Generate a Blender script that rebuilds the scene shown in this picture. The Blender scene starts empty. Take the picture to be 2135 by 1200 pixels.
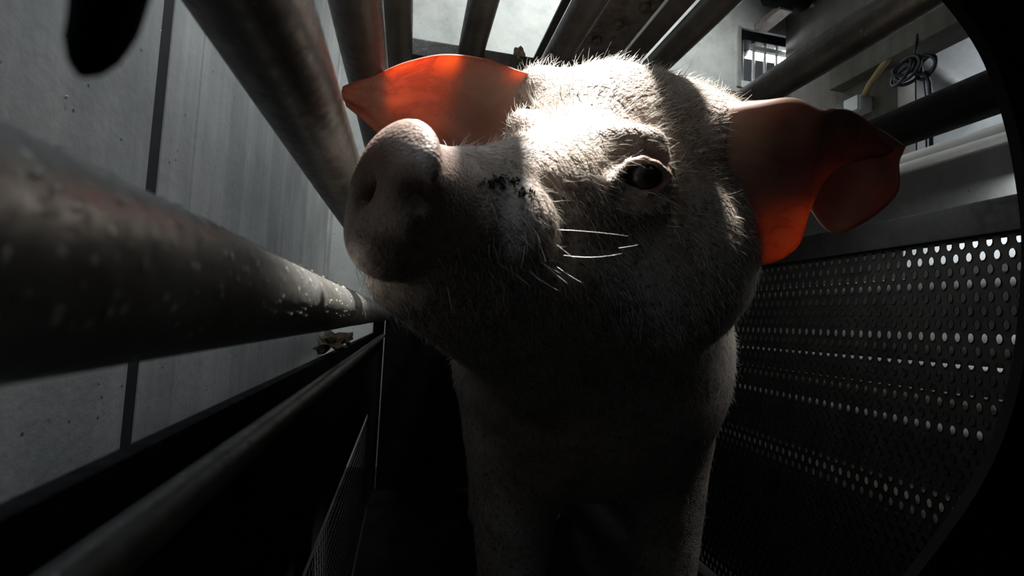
import bpy, bmesh, math, random
import numpy as np
from mathutils import Vector, Matrix

random.seed(7)
rng = np.random.default_rng(7)
scene = bpy.context.scene
COL = scene.collection

# ------------------------------------------------------------------ camera
F_PX, CX, CY = 1000.0, 1067.5, 600.0
CAM = Vector((0.0, 0.0, 0.80))
YAW, PITCH, ROLL = math.radians(12.2), math.radians(4.0), 0.045
fw = Vector((math.sin(YAW) * math.cos(PITCH), math.cos(YAW) * math.cos(PITCH), math.sin(PITCH)))
r0 = Vector((math.cos(YAW), -math.sin(YAW), 0.0))
u0 = r0.cross(fw)
RT = r0 * math.cos(ROLL) + u0 * math.sin(ROLL)
UP = -r0 * math.sin(ROLL) + u0 * math.cos(ROLL)
cam_data = bpy.data.cameras.new('camera')
cam_data.sensor_width = 36.0
cam_data.lens = 36.0 * F_PX / 2135.0
cam_data.clip_start = 0.01
cam_data.clip_end = 60
cam_data.dof.use_dof = True
cam_data.dof.focus_distance = 0.85
cam_data.dof.aperture_fstop = 8.0
cam = bpy.data.objects.new('camera', cam_data)
m3 = Matrix((RT, UP, -fw)).transposed()
cam.matrix_world = Matrix.Translation(CAM) @ m3.to_4x4()
COL.objects.link(cam)
scene.camera = cam

# ------------------------------------------------------------------ world, view
world = bpy.data.worlds.new('world')
scene.world = world
world.use_nodes = True
bg = world.node_tree.nodes['Background']
bg.inputs[0].default_value = (0.55, 0.68, 0.8, 1)
bg.inputs[1].default_value = 0.002
vs = scene.view_settings
vs.view_transform = 'Standard'
vs.look = 'None'
vs.gamma = 1.0
vs.use_curve_mapping = False
vs.exposure = 0.0

# lamps of the place and added fill lights: (name, kind, location, aim, size, watts, colour, cone)
LAMPS = [
    ('floodlight', 'SPOT', (0.209, 0.63, 2.56), (0.165, 0.58, 1.0), 0.032, 720.0, (1.0, 0.97, 0.92), 25),
    ('end_wall_lamp', 'SPOT', (0.95, 1.70, 3.30), (0.90, 2.9, 2.35), 0.08, 125.0, (0.95, 1.0, 0.98), 120),
    ('pit_lamp', 'AREA', (0.03, 0.55, 2.20), (-0.97, 0.70, 2.00), (1.6, 0.12), 22.0, (0.86, 0.94, 1.0), 0),
    ('near_fill', 'AREA', (-0.32, 0.02, 1.28), (-0.29, -0.13, 0.98), (0.12, 0.12), 1.0, (0.58, 0.80, 1.0), 0),  # added unseen fill for the bluish top of the near pipe
    ('gap_fill', 'AREA', (1.15, 0.85, 1.95), (1.17, 0.85, 0.2), (0.05, 1.0), 1.5, (0.92, 0.97, 1.0), 0),  # added unseen light over the gap behind the perforated sheet
    ('gap_hole_fill', 'AREA', (1.11, 0.75, 1.17), (1.16, 0.75, 0.2), (0.03, 1.2), 5.5, (0.92, 0.97, 1.0), 0),  # added unseen light inside the gap, brightens what the holes show
    ('side_room_lamp', 'AREA', (3.3, 1.4, 3.2), (3.8, 1.4, 1.8), (0.2, 1.2), 40.0, (0.9, 0.96, 1.0), 0),
]
for nm, kd, loc, aim, sz, w, colr, cone in LAMPS:
    ld = bpy.data.lights.new(nm + '_light', kd)
    if kd == 'AREA':
        ld.shape = 'RECTANGLE'; ld.size, ld.size_y = sz
    else:
        ld.shadow_soft_size = sz; ld.spot_size = math.radians(cone); ld.spot_blend = 0.5
    ld.energy = w; ld.color = colr
    lo = bpy.data.objects.new(nm + '_light', ld)
    lo.location = loc
    lo.rotation_euler = (Vector(aim) - Vector(loc)).to_track_quat('-Z', 'Y').to_euler()
    COL.objects.link(lo)


# ------------------------------------------------------------------ placing helpers
def ray(u, v):
    return fw + RT * ((u - CX) / F_PX) + UP * ((CY - v) / F_PX)

def at(u, v, d):
    return CAM + ray(u, v) * d

def on(axis, u, v, val):
    r = ray(u, v)
    t = (val - CAM[axis]) / r[axis]
    return CAM + r * t

def pipe_xz(p1, p2, R):
    a = []
    for p in (p1, p2):
        r = ray(*p)
        a.append(math.atan2(r.z, r.x) % (2 * math.pi))
    if abs(a[0] - a[1]) > math.pi:
        a = [x - 2 * math.pi if x > math.pi else x for x in a]
    mid, half = (a[0] + a[1]) / 2, abs(a[0] - a[1]) / 2
    d = R / math.sin(half)
    return CAM.x + d * math.cos(mid), CAM.z + d * math.sin(mid)


# ------------------------------------------------------------------ object helpers
def mesh_obj(name, verts, faces, mat, parent=None, smooth=False):
    me = bpy.data.meshes.new(name)
    me.from_pydata([tuple(v) for v in verts], [], [tuple(f) for f in faces])
    me.update()
    o = bpy.data.objects.new(name, me)
    COL.objects.link(o)
    for mm in (mat if isinstance(mat, (list, tuple)) else [mat]):
        me.materials.append(mm)
    if smooth:
        me.polygons.foreach_set('use_smooth', [True] * len(me.polygons))
    if parent is not None:
        o.parent = parent
    return o

def bm_obj(name, bm, mat, parent=None, smooth=False, bevel=0.0):
    if bevel > 0:
        bmesh.ops.bevel(bm, geom=list(bm.edges), offset=bevel, segments=2, affect='EDGES', profile=0.7)
    bmesh.ops.recalc_face_normals(bm, faces=bm.faces)
    me = bpy.data.meshes.new(name)
    bm.to_mesh(me); bm.free()
    me.materials.append(mat)
    if smooth:
        me.polygons.foreach_set('use_smooth', [True] * len(me.polygons))
    o = bpy.data.objects.new(name, me)
    COL.objects.link(o)
    if parent is not None:
        o.parent = parent
    return o

def empty(name, loc=(0, 0, 0)):
    o = bpy.data.objects.new(name, None)
    o.empty_display_size = 0.1
    o.location = loc
    COL.objects.link(o)
    return o

def tag(o, label, cat=None, group=None, kind=None):
    o['label'] = label
    if cat: o['category'] = cat
    if group: o['group'] = group
    if kind: o['kind'] = kind
    return o

def add_box(bm, lo, hi, M=None):
    vs_ = []
    for x in (lo[0], hi[0]):
        for y in (lo[1], hi[1]):
            for z in (lo[2], hi[2]):
                p = Vector((x, y, z))
                vs_.append(bm.verts.new(M @ p if M else p))
    for f in ((0, 1, 3, 2), (4, 6, 7, 5), (0, 4, 5, 1), (2, 3, 7, 6), (0, 2, 6, 4), (1, 5, 7, 3)):
        bm.faces.new([vs_[i] for i in f])

def box(name, lo, hi, mat, parent=None, bevel=0.003, M=None):
    bm = bmesh.new()
    add_box(bm, lo, hi, M)
    return bm_obj(name, bm, mat, parent, bevel=bevel)

def tube_mesh(path, radii, n=20, caps=True, jitter=0.0):
    path = [Vector(p) for p in path]
    if not isinstance(radii, (list, tuple)):
        radii = [radii] * len(path)
    verts, faces = [], []
    prev = None
    for i, p in enumerate(path):
        t = (path[min(i + 1, len(path) - 1)] - path[max(i - 1, 0)]).normalized()
        if prev is None:
            ref = Vector((0, 0, 1)) if abs(t.z) < 0.9 else Vector((1, 0, 0))
            a = t.cross(ref).normalized()
        else:
            a = (prev - t * prev.dot(t)).normalized()
        prev = a
        b = t.cross(a)
        for k in range(n):
            th = 2 * math.pi * k / n
            rr = radii[i] * (1 + (random.uniform(-jitter, jitter) if jitter else 0))
            verts.append(p + (a * math.cos(th) + b * math.sin(th)) * rr)
    for i in range(len(path) - 1):
        for k in range(n):
            k2 = (k + 1) % n
            faces.append((i * n + k, i * n + k2, (i + 1) * n + k2, (i + 1) * n + k))
    if caps:
        faces.append(tuple(range(n))[::-1])
        faces.append(tuple(range((len(path) - 1) * n, len(path) * n)))
    return verts, faces

def tube(name, path, radii, mat, parent=None, n=20, caps=True, jitter=0.0):
    v, f = tube_mesh(path, radii, n, caps, jitter)
    return mesh_obj(name, v, f, mat, parent, smooth=True)


# ------------------------------------------------------------------ materials
def nodes_of(name):
    m = bpy.data.materials.new(name)
    m.use_nodes = True
    nt = m.node_tree
    b = nt.nodes['Principled BSDF']
    return m, nt, b

def N(nt, kind, **kw):
    n = nt.nodes.new(kind)
    for k, v in kw.items():
        if k in n.inputs:
            n.inputs[k].default_value = v
        else:
            setattr(n, k, v)
    return n

def ramp(nt, src, stops):
    r = nt.nodes.new('ShaderNodeValToRGB')
    el = r.color_ramp.elements
    while len(el) < len(stops):
        el.new(0.5)
    for e, (p, c) in zip(el, stops):
        e.position = p
        e.color = (*c, 1) if len(c) == 3 else c
    nt.links.new(src, r.inputs[0])
    return r

def coords(nt, scale=(1, 1, 1)):
    tc = nt.nodes.new('ShaderNodeTexCoord')
    mp = nt.nodes.new('ShaderNodeMapping')
    mp.inputs['Scale'].default_value = scale
    nt.links.new(tc.outputs['Object'], mp.inputs[0])
    return mp.outputs[0]

def mixc(nt, fac, a, b, mode='MIX'):
    m = nt.nodes.new('ShaderNodeMix')
    m.data_type = 'RGBA'
    m.blend_type = mode
    for s, i in ((fac, 0), (a, 6), (b, 7)):
        if isinstance(s, (int, float)):
            m.inputs[i].default_value = s
        elif isinstance(s, tuple):
            m.inputs[i].default_value = (*s, 1)
        else:
            nt.links.new(s, m.inputs[i])
    return m.outputs[2]

def steel(name, c1, c2, rough=0.45, metal=0.6, scale=14, specks=0.0, bump=0.25, stretch=(1, 1, 1)):
    m, nt, b = nodes_of(name)
    co = coords(nt, stretch)
    n1 = N(nt, 'ShaderNodeTexNoise', Scale=scale, Detail=8.0, Roughness=0.65)
    nt.links.new(co, n1.inputs['Vector'])
    r = ramp(nt, n1.outputs['Fac'], [(0.3, c1), (0.7, c2)])
    colr = r.outputs[0]
    n2 = N(nt, 'ShaderNodeTexNoise', Scale=scale * 9, Detail=3.0)
    nt.links.new(co, n2.inputs['Vector'])
    if specks > 0:
        vo = N(nt, 'ShaderNodeTexVoronoi', Scale=130.0)
        nt.links.new(co, vo.inputs['Vector'])
        rs = ramp(nt, vo.outputs['Distance'], [(0.14, (1, 1, 1)), (0.22, (0, 0, 0))])
        rn = ramp(nt, n2.outputs['Fac'], [(0.50, (0, 0, 0)), (0.56, (1, 1, 1))])
        f = mixc(nt, 1.0, rs.outputs[0], rn.outputs[0], 'MULTIPLY')
        ff = mixc(nt, 1.0, f, (specks, specks, specks), 'MULTIPLY')
        colr = mixc(nt, ff, colr, (0.62, 0.62, 0.58))
    nt.links.new(colr, b.inputs['Base Color'])
    b.inputs['Metallic'].default_value = metal
    rr = ramp(nt, n2.outputs['Fac'], [(0.3, (rough * .75,) * 3), (0.7, (min(1, rough * 1.3),) * 3)])
    nt.links.new(rr.outputs[0], b.inputs['Roughness'])
    bp = N(nt, 'ShaderNodeBump', Strength=bump, Distance=0.002)
    nt.links.new(n2.outputs['Fac'], bp.inputs['Height'])
    nt.links.new(bp.outputs[0], b.inputs['Normal'])
    return m

def concrete(name, c1, c2, c3, streak=True, rough=0.8, scale=3.0, bump=0.3):
    m, nt, b = nodes_of(name)
    co = coords(nt)
    n1 = N(nt, 'ShaderNodeTexNoise', Scale=scale, Detail=9.0, Roughness=0.62)
    nt.links.new(co, n1.inputs['Vector'])
    r = ramp(nt, n1.outputs['Fac'], [(0.28, c1), (0.5, c2), (0.75, c3)])
    colr = r.outputs[0]
    if streak:
        co2 = coords(nt, (9, 9, 0.6))
        n2 = N(nt, 'ShaderNodeTexNoise', Scale=2.0, Detail=5.0)
        nt.links.new(co2, n2.inputs['Vector'])
        r2 = ramp(nt, n2.outputs['Fac'], [(0.42, (0.62, 0.64, 0.65)), (0.62, (1, 1, 1)), (0.75, (1.0, 0.97, 0.9))])
        colr = mixc(nt, 0.5, colr, r2.outputs[0], 'MULTIPLY')
    vo = N(nt, 'ShaderNodeTexVoronoi', Scale=26.0)
    nt.links.new(co, vo.inputs['Vector'])
    rs = ramp(nt, vo.outputs['Distance'], [(0.05, (1, 1, 1)), (0.075, (0, 0, 0))])
    colr = mixc(nt, rs.outputs[0], colr, tuple(x * 0.3 for x in c1))
    nt.links.new(colr, b.inputs['Base Color'])
    b.inputs['Roughness'].default_value = rough
    n3 = N(nt, 'ShaderNodeTexNoise', Scale=60.0, Detail=6.0)
    nt.links.new(co, n3.inputs['Vector'])
    bp = N(nt, 'ShaderNodeBump', Strength=bump, Distance=0.004)
    nt.links.new(n3.outputs['Fac'], bp.inputs['Height'])
    nt.links.new(bp.outputs[0], b.inputs['Normal'])
    return m

def plain(name, c, rough=0.6, metal=0.0, emit=0.0, var=0.15, scale=20):
    m, nt, b = nodes_of(name)
    co = coords(nt)
    n1 = N(nt, 'ShaderNodeTexNoise', Scale=float(scale), Detail=5.0)
    nt.links.new(co, n1.inputs['Vector'])
    r = ramp(nt, n1.outputs['Fac'], [(0.3, tuple(x * (1 - var) for x in c)), (0.7, tuple(min(1, x * (1 + var)) for x in c))])
    nt.links.new(r.outputs[0], b.inputs['Base Color'])
    b.inputs['Roughness'].default_value = rough
    b.inputs['Metallic'].default_value = metal
    if emit:
        b.inputs['Emission Color'].default_value = (*c, 1)
        b.inputs['Emission Strength'].default_value = emit
    return m

M_PIPE = steel('weathered_pipe_steel', (0.12, 0.108, 0.09), (0.28, 0.28, 0.275), 0.36, 0.45, 12, specks=0.8, bump=0.35)
M_BAR = steel('dark_bar_steel', (0.045, 0.042, 0.036), (0.115, 0.108, 0.098), 0.4, 0.5, 10, specks=0.2)
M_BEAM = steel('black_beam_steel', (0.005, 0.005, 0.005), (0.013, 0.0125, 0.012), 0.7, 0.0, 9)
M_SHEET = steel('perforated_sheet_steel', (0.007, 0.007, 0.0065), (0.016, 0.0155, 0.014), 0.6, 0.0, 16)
M_CONDUIT = steel('grey_conduit_steel', (0.30, 0.30, 0.29), (0.50, 0.50, 0.48), 0.5, 0.3, 8, specks=0.4)
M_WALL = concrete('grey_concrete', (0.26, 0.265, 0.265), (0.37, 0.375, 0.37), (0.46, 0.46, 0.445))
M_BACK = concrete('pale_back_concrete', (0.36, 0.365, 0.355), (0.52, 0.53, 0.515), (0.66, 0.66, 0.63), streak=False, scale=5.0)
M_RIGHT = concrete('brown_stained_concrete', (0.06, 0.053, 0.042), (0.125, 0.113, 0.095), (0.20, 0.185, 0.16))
M_DARK = plain('dark_gap', (0.012, 0.012, 0.012), 0.9)
M_FLOOR = concrete('wet_pit_concrete', (0.05, 0.05, 0.048), (0.09, 0.09, 0.085), (0.13, 0.13, 0.12), rough=0.45)
M_WHITE = plain('white_paint', (0.70, 0.72, 0.74), 0.6, var=0.06)
M_LAMP = plain('lamp_glass', (0.85, 0.93, 1.0), 0.4, emit=70.0, var=0.01)
M_RUBBER = plain('black_rubber', (0.006, 0.006, 0.006), 0.9)
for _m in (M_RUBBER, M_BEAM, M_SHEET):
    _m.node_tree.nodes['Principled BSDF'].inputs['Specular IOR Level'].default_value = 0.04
M_CABLE = plain('dark_cable', (0.02, 0.022, 0.03), 0.45)
M_YELLOW = plain('yellowed_hose', (0.36, 0.27, 0.12), 0.6)
M_RUST = steel('rusty_steel', (0.16, 0.12, 0.10), (0.40, 0.35, 0.31), 0.75, 0.2, 30)
M_DIRT = plain('caked_dirt', (0.16, 0.13, 0.09), 0.95, var=0.5, scale=120)

# ------------------------------------------------------------------ the setting
def structure(o, label=None):
    o['kind'] = 'structure'
    if label: o['label'] = label
    return o

ZT = 3.6
# pit floor
structure(box('floor', (-0.62, -1.6, -0.16), (2.7, 4.9, -0.06), M_FLOOR, bevel=0), 'dark wet concrete floor of the pit')

# left wall: three concrete slabs with an open black joint between the first two
XL = -0.42
wl = structure(empty('wall_left', (XL, 1.0, 0)), 'grey concrete slab wall beside the cage')
def slab(y0, y1, z0, z1, dx=0.0):
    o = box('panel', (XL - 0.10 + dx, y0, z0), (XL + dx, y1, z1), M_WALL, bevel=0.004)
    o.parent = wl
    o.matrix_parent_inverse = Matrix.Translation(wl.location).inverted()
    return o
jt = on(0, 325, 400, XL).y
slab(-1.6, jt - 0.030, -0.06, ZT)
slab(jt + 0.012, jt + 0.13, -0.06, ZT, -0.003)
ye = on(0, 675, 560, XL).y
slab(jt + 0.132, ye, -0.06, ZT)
g_ = box('joint_seal', (XL - 0.10, jt - 0.031, -0.06), (XL - 0.006, jt + 0.013, ZT), M_DARK, bevel=0)
g_.parent = wl; g_.matrix_parent_inverse = Matrix.Translation(wl.location).inverted()
b_ = box('joint_backing', (XL - 0.14, -1.6, -0.06), (XL - 0.105, ye, ZT), M_DARK, bevel=0)
b_.parent = wl; b_.matrix_parent_inverse = Matrix.Translation(wl.location).inverted()
structure(box('trim_1', (XL - 0.10, ye + 0.01, -0.06), (XL + 0.012, ye + 0.10, ZT), M_CONDUIT, bevel=0.01), 'pale upright metal strip at the end of the left wall')
structure(box('wall_recess', (XL - 0.32, ye + 0.10, -0.06), (XL - 0.06, ye + 0.5, ZT), M_WALL, bevel=0), 'grey recess beyond the left wall')

# back wall with a barred window opening
YB = 2.9
wa = on(1, 1536, 55, YB); wb = on(1, 1645, 166, YB)
wx0, wx1, wz1, wz0 = wa.x, wb.x + 0.16, wa.z, wb.z - 0.12
wbk = structure(empty('wall_back', (0.6, YB, 0)), 'pale concrete end wall of the pit')
def backpiece(name, lo, hi, mat=M_BACK):
    o = box(name, lo, hi, mat, bevel=0)
    o.parent = wbk; o.matrix_parent_inverse = Matrix.Translation(wbk.location).inverted()
    return o
backpiece('panel', (-1.4, YB, -0.1), (wx0, YB + 0.14, ZT + 1))
backpiece('panel', (wx0, YB, -0.1), (wx1, YB + 0.14, wz0))
backpiece('panel', (wx0, YB, wz1), (wx1, YB + 0.14, ZT + 1))
backpiece('panel', (wx1, YB, -0.1), (3.0, YB + 0.14, ZT + 1))
w1 = structure(empty('window_1', ((wx0 + wx1) / 2, YB, wz0)), 'barred window opening with a bright tube lamp beyond it')
def wpart(o):
    o.parent = w1; o.matrix_parent_inverse = Matrix.Translation(w1.location).inverted()
    return o
wpart(box('window_frame', (wx0, YB - 0.015, wz0), (wx0 + 0.03, YB + 0.15, wz1), M_CONDUIT, bevel=0.003))
wpart(box('window_frame', (wx1 - 0.03, YB - 0.015, wz0), (wx1, YB + 0.15, wz1), M_CONDUIT, bevel=0.003))
wpart(box('window_head', (wx0 + 0.03, YB + 0.02, wz1 - 0.07), (wx1 - 0.03, YB + 0.15, wz1), M_BEAM, bevel=0.003))
wpart(box('window_sill', (wx0 + 0.03, YB - 0.01, wz0), (wx1 - 0.03, YB + 0.15, wz0 + 0.05), M_WHITE, bevel=0.004))
nb = 4
for k in range(nb):
    xx = on(1, (1556, 1580, 1604, 1628)[k], 90, YB).x
    wpart(tube('window_bar', [(xx, YB + 0.045, wz0 + 0.05), (xx, YB + 0.045, wz1 + 0.03)], 0.011, M_CONDUIT, n=12))
wpart(box('crossbar', (on(1, 1576, 90, YB).x, YB + 0.03, on(1, 1600, 97, YB).z - 0.02), (wx1 - 0.03, YB + 0.06, on(1, 1600, 97, YB).z + 0.01), M_CONDUIT, bevel=0.003))
# lit room beyond the window
structure(box('wall_beyond', (wx0 - 1.0, YB + 2.0, -0.1), (wx1 + 1.6, YB + 2.1, ZT + 1.6), M_WHITE, bevel=0), 'white wall of the lit room beyond the window')
tl = empty('tube_lamp', at(1602, 112, YB + 0.75))
tag(tl, 'glowing white tube lamp seen through the barred window', 'lamp')
ta, tb = at(1560, 105, YB + 0.75) - tl.location, at(1640, 118, YB + 0.75) - tl.location
tube('glass_tube', [ta, tb], 0.055, M_LAMP, tl, n=16)
for e, s in ((ta, -1), (tb, 1)):
    dirv = (tb - ta).normalized() * s
    tube('end_cap', [e, e + dirv * 0.03], 0.05, M_CONDUIT, tl, n=16)

# right wall of the pit: brown stained, with an opening to a white wall beyond
XR = 2.6
oy0 = on(0, 1872, 200, XR).y
oy1 = on(0, 2075, 150, XR).y
oz0 = 1.10
oz1 = on(0, 1900, 112, XR).z
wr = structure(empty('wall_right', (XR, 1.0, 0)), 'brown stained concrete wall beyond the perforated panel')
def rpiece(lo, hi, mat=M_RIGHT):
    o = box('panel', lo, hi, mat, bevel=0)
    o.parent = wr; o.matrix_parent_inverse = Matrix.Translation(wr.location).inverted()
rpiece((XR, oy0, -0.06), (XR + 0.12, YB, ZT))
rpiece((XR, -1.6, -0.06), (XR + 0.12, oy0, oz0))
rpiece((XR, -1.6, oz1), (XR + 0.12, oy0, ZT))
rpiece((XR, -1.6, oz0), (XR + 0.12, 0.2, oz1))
structure(box('wall_side_room', (XR + 1.2, -1.6, -0.06), (XR + 1.3, YB, ZT), M_WHITE, bevel=0), 'white wall seen through the opening at the right')
# soffit beam over the opening
structure(box('trim_2', (XR - 0.10, 0.2, oz1 - 0.02), (XR + 0.02, oy0 + 0.35, oz1 + 0.22), M_RIGHT, bevel=0.006), 'tan beam over the opening at the right')

# parapet beyond the perforated panel, with two capping pipes
XP = 1.30
zi = [on(0, 1950, v_, XP - 0.03).z for v_ in (292, 322)]
M_PARAPET = concrete('dark_parapet_concrete', (0.04, 0.04, 0.038), (0.075, 0.075, 0.07), (0.11, 0.11, 0.10))
M_PALEPIPE = steel('pale_conduit_paint', (0.55, 0.55, 0.52), (0.75, 0.75, 0.72), 0.5, 0.0, 8, specks=0.3)
structure(box('wall_parapet', (XP - 0.005, -0.6, -0.06), (XP + 0.10, 2.6, zi[1] - 0.018), M_PARAPET, bevel=0.004), 'low grey wall just outside the perforated panel')

for k, (zz, rr) in enumerate(zip(zi, (0.017, 0.019))):
    c_ = tube('conduit', [(XP + 0.045 - 0.03 * k, -0.5, zz), (XP + 0.045 - 0.03 * k, 2.6, zz)], rr, M_PALEPIPE, n=16)
    tag(c_, ('upper' if k == 0 else 'lower') + ' of two pale conduits along the low wall behind the ear', 'conduit', 'conduits on the low wall')
SP_LABEL = {0.93: 'topmost pipe glimpsed through the upper rows of the perforated sheet', 0.80: 'grey pipe just below the topmost one behind the perforated sheet', 0.74: 'thin pipe third from the top behind the perforated sheet', 0.66: 'rusty thinner pipe fourth from the top behind the perforated sheet', 0.60: 'slim grey pipe fifth from the top behind the perforated sheet', 0.40: 'thick rusty pipe lowest behind the perforated sheet'}
for zz, rr, xx, m_ in ((0.93, 0.022, 1.22, M_CONDUIT), (0.80, 0.030, 1.25, M_CONDUIT), (0.74, 0.012, 1.15, M_CONDUIT), (0.66, 0.022, 1.24, M_RUST), (0.60, 0.014, 1.20, M_CONDUIT), (0.40, 0.05, 1.22, M_RUST)):
    c_ = tube('service_pipe', [(xx, -0.5, zz), (xx, 2.5, zz)], rr, m_, n=14)
    tag(c_, SP_LABEL[zz], 'pipe', 'pipes behind the perforated sheet')

# ------------------------------------------------------------------ the cage
cage = empty('transport_cage', (0, 0, 0))
tag(cage, 'dark steel cage of thick pipes with perforated side sheets around the pig', 'cage')
Y0, Y1 = -0.35, 2.35

def wob(x, z, R, y0=Y0, y1=Y1, mat=M_BAR, name='pipe', n=24):
    k = 14
    path = [(x + random.uniform(-.0006, .0006), y0 + (y1 - y0) * i / k, z + random.uniform(-.0006, .0006)) for i in range(k + 1)]
    return tube(name, path, R, mat, cage, n=n)

# left side pipes
x, z = pipe_xz((0, 245), (0, 805), 0.030)
p = wob(x, z, 0.030, mat=M_PIPE); p['label'] = 'thick grime-speckled pipe nearest the lens at the left'
x, z = pipe_xz((375, 0), (655, 0), 0.030)
wob(x, z, 0.030)
x, z = pipe_xz((683, 0), (800, 0), 0.030)
wob(x, z, 0.030)
x, z = pipe_xz((790, 0), (862, 0), 0.030)
wob(x, z, 0.030)
# roof bars
for a, b, R in (((975, 0), (1043, 0), 0.030), ((1192, 0), (1272, 0), 0.031), ((1460, 0), (1550, 0), 0.030), ((1697, 81), (1697, 167), 0.038)):
    x, z = pipe_xz(a, b, R)
    wob(x, z, R, name='roof_bar')
# flat angle bars between the roof bars
def flat_bar(pa, pb, za, zb, name='angle_bar', mat=M_BAR, th=0.006):
    # strip whose two edges pass through image points pa, pb at heights za, zb
    A = on(2, pa[0], pa[1], za); B = on(2, pb[0], pb[1], zb)
    bm = bmesh.new()
    d = Vector((B.x - A.x, 0, B.z - A.z)); n_ = Vector((-d.z, 0, d.x)).normalized() * th
    q = []
    for y in (Y0, 1.9):
        for pt in (Vector((A.x, y, A.z)), Vector((B.x, y, B.z))):
            q.append(bm.verts.new(pt)); q.append(bm.verts.new(pt + n_))
    for f in ((0, 1, 3, 2), (4, 6, 7, 5), (0, 4, 5, 1), (2, 3, 7, 6), (0, 2, 6, 4), (1, 5, 7, 3)):
        bm.faces.new([q[i] for i in f])
    return bm_obj(name, bm, mat, cage)
flat_bar((1172, 2), (1190, 2), 1.47, 1.47)
flat_bar((1385, 2), (1392, 2), 1.47, 1.46, mat=M_CONDUIT)
flat_bar((1394, 2), (1450, 2), 1.46, 1.44)
# cross members of the roof
yc = on(2, 1100, 122, 1.42).y
box('crossbar', (-0.10, yc, 1.385), (0.95, yc + 0.05, 1.425), M_BAR, cage)
box('crossbar', (-0.10, 2.28, 1.37), (0.95, 2.33, 1.41), M_BAR, cage)
# right rails
x, z = pipe_xz((1900, 212), (1900, 301), 0.040)
wob(x, z, 0.040, mat=M_BEAM, name='rail')
XS = 1.0                                # plane of the perforated sheet
zj0 = on(0, 1900, 512, XS).z
zj1 = on(0, 1900, 450, XS).z
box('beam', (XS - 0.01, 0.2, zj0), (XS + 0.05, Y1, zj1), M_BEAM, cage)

def perforated(name, org, du, dv, nu, nv, pu, pv, ru, rv, mat, parent, th=0.002, stagger=True, seg=10):
    """A sheet with real round holes: every cell is a square with an elliptic opening."""
    org, du, dv = Vector(org), Vector(du).normalized(), Vector(dv).normalized()
    nn = du.cross(dv)
    V, Fc = [], []
    # half cells: the square ring of each cell, staggered rows handled by shifting the row
    for j in range(nv):
        sh = 0.5 * pu if (stagger and j % 2) else 0.0
        for i in range(nu):
            cu, cv = (i + 0.5) * pu + sh, (j + 0.5) * pv
            base = len(V)
            for k in range(seg):
                th_ = 2 * math.pi * (k + 0.5) / seg
                c, s_ = math.cos(th_), math.sin(th_)
                V.append(org + du * (cu + ru * c) + dv * (cv + rv * s_))
            for k in range(seg):
                th_ = 2 * math.pi * (k + 0.5) / seg
                c, s_ = math.cos(th_), math.sin(th_)
                m_ = max(abs(c), abs(s_))
                V.append(org + du * (cu + pu / 2 * c / m_) + dv * (cv + pv / 2 * s_ / m_))
            for k in range(seg):
                th_ = 2 * math.pi * (k + 0.5) / seg
                c, s_ = math.cos(th_), math.sin(th_)
                V.append(org + du * (cu + ru * c) + dv * (cv + rv * s_) + nn * th)
            corners = []
            for k in range(seg):
                k2 = (k + 1) % seg
                Fc.append((base + k, base + k2, base + seg + k2, base + seg + k))
                Fc.append((base + k, base + 2 * seg + k, base + 2 * seg + k2, base + k2))
            # the four corners of the square
            for sx in (-1, 1):
                for sy in (-1, 1):
                    ci = len(V)
                    V.append(org + du * (cu + sx * pu / 2) + dv * (cv + sy * pv / 2))
                    ang = math.atan2(sy, sx) % (2 * math.pi)
                    k = int(math.floor(ang / (2 * math.pi) * seg - 0.5)) % seg
                    k2 = (k + 1) % seg
                    Fc.append((base + seg + k, base + seg + k2, ci))
    return mesh_obj(name, V, Fc, mat, parent)

pz = 0.0245
nrow = int((zj0 - 0.02) / pz)
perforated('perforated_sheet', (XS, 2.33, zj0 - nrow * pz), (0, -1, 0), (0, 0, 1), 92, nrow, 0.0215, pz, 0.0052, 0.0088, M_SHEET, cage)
# left lower side: solid plate, rail and perforated sheet
xs = -0.115
zb = on(0, 0, 1045, xs - 0.020).z
box('beam', (xs - 0.020, Y0, zb - 0.05), (xs - 0.008, Y1, zb), M_BEAM, cage)
zr = on(0, 500, 955, xs + 0.022).z
wob(xs + 0.010, zr - 0.006, 0.011, mat=M_BAR, name='rail')
box('side_plate', (xs - 0.012, Y0, 0.44), (xs - 0.004, Y1, zb - 0.045), M_BEAM, cage, bevel=0.001)
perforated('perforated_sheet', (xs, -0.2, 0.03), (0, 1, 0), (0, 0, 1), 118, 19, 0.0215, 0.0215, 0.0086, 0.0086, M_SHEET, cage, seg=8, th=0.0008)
# floor tray
box('floor_tray', (xs, Y0, -0.03), (XS, Y1, 0.0), M_BEAM, cage, bevel=0.002)
for yy in (0.0, 0.6, 1.2, 1.8):
    box('floor_rib', (xs + 0.01, yy, -0.055), (XS - 0.01, yy + 0.03, -0.03), M_BEAM, cage, bevel=0.002)
# corner posts at the far end
for xx in (xs - 0.01, XS):
    box('post', (xx - 0.025, 2.33, -0.055), (xx + 0.025, 2.38, 1.42), M_BEAM, cage)
# far end grid
for k in range(6):
    xx = xs + 0.16 * (k + 1)
    tube('end_bar', [(xx, 2.355, 0.0), (xx, 2.355, 1.37)], 0.014, M_BAR, cage, n=12)
box('dark_end_sheet', (xs + 0.02, 2.335, 0.0), (XS - 0.03, 2.345, 0.90), M_BEAM, cage, bevel=0.001)  # dark sheet added so the low far end stays black
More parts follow.
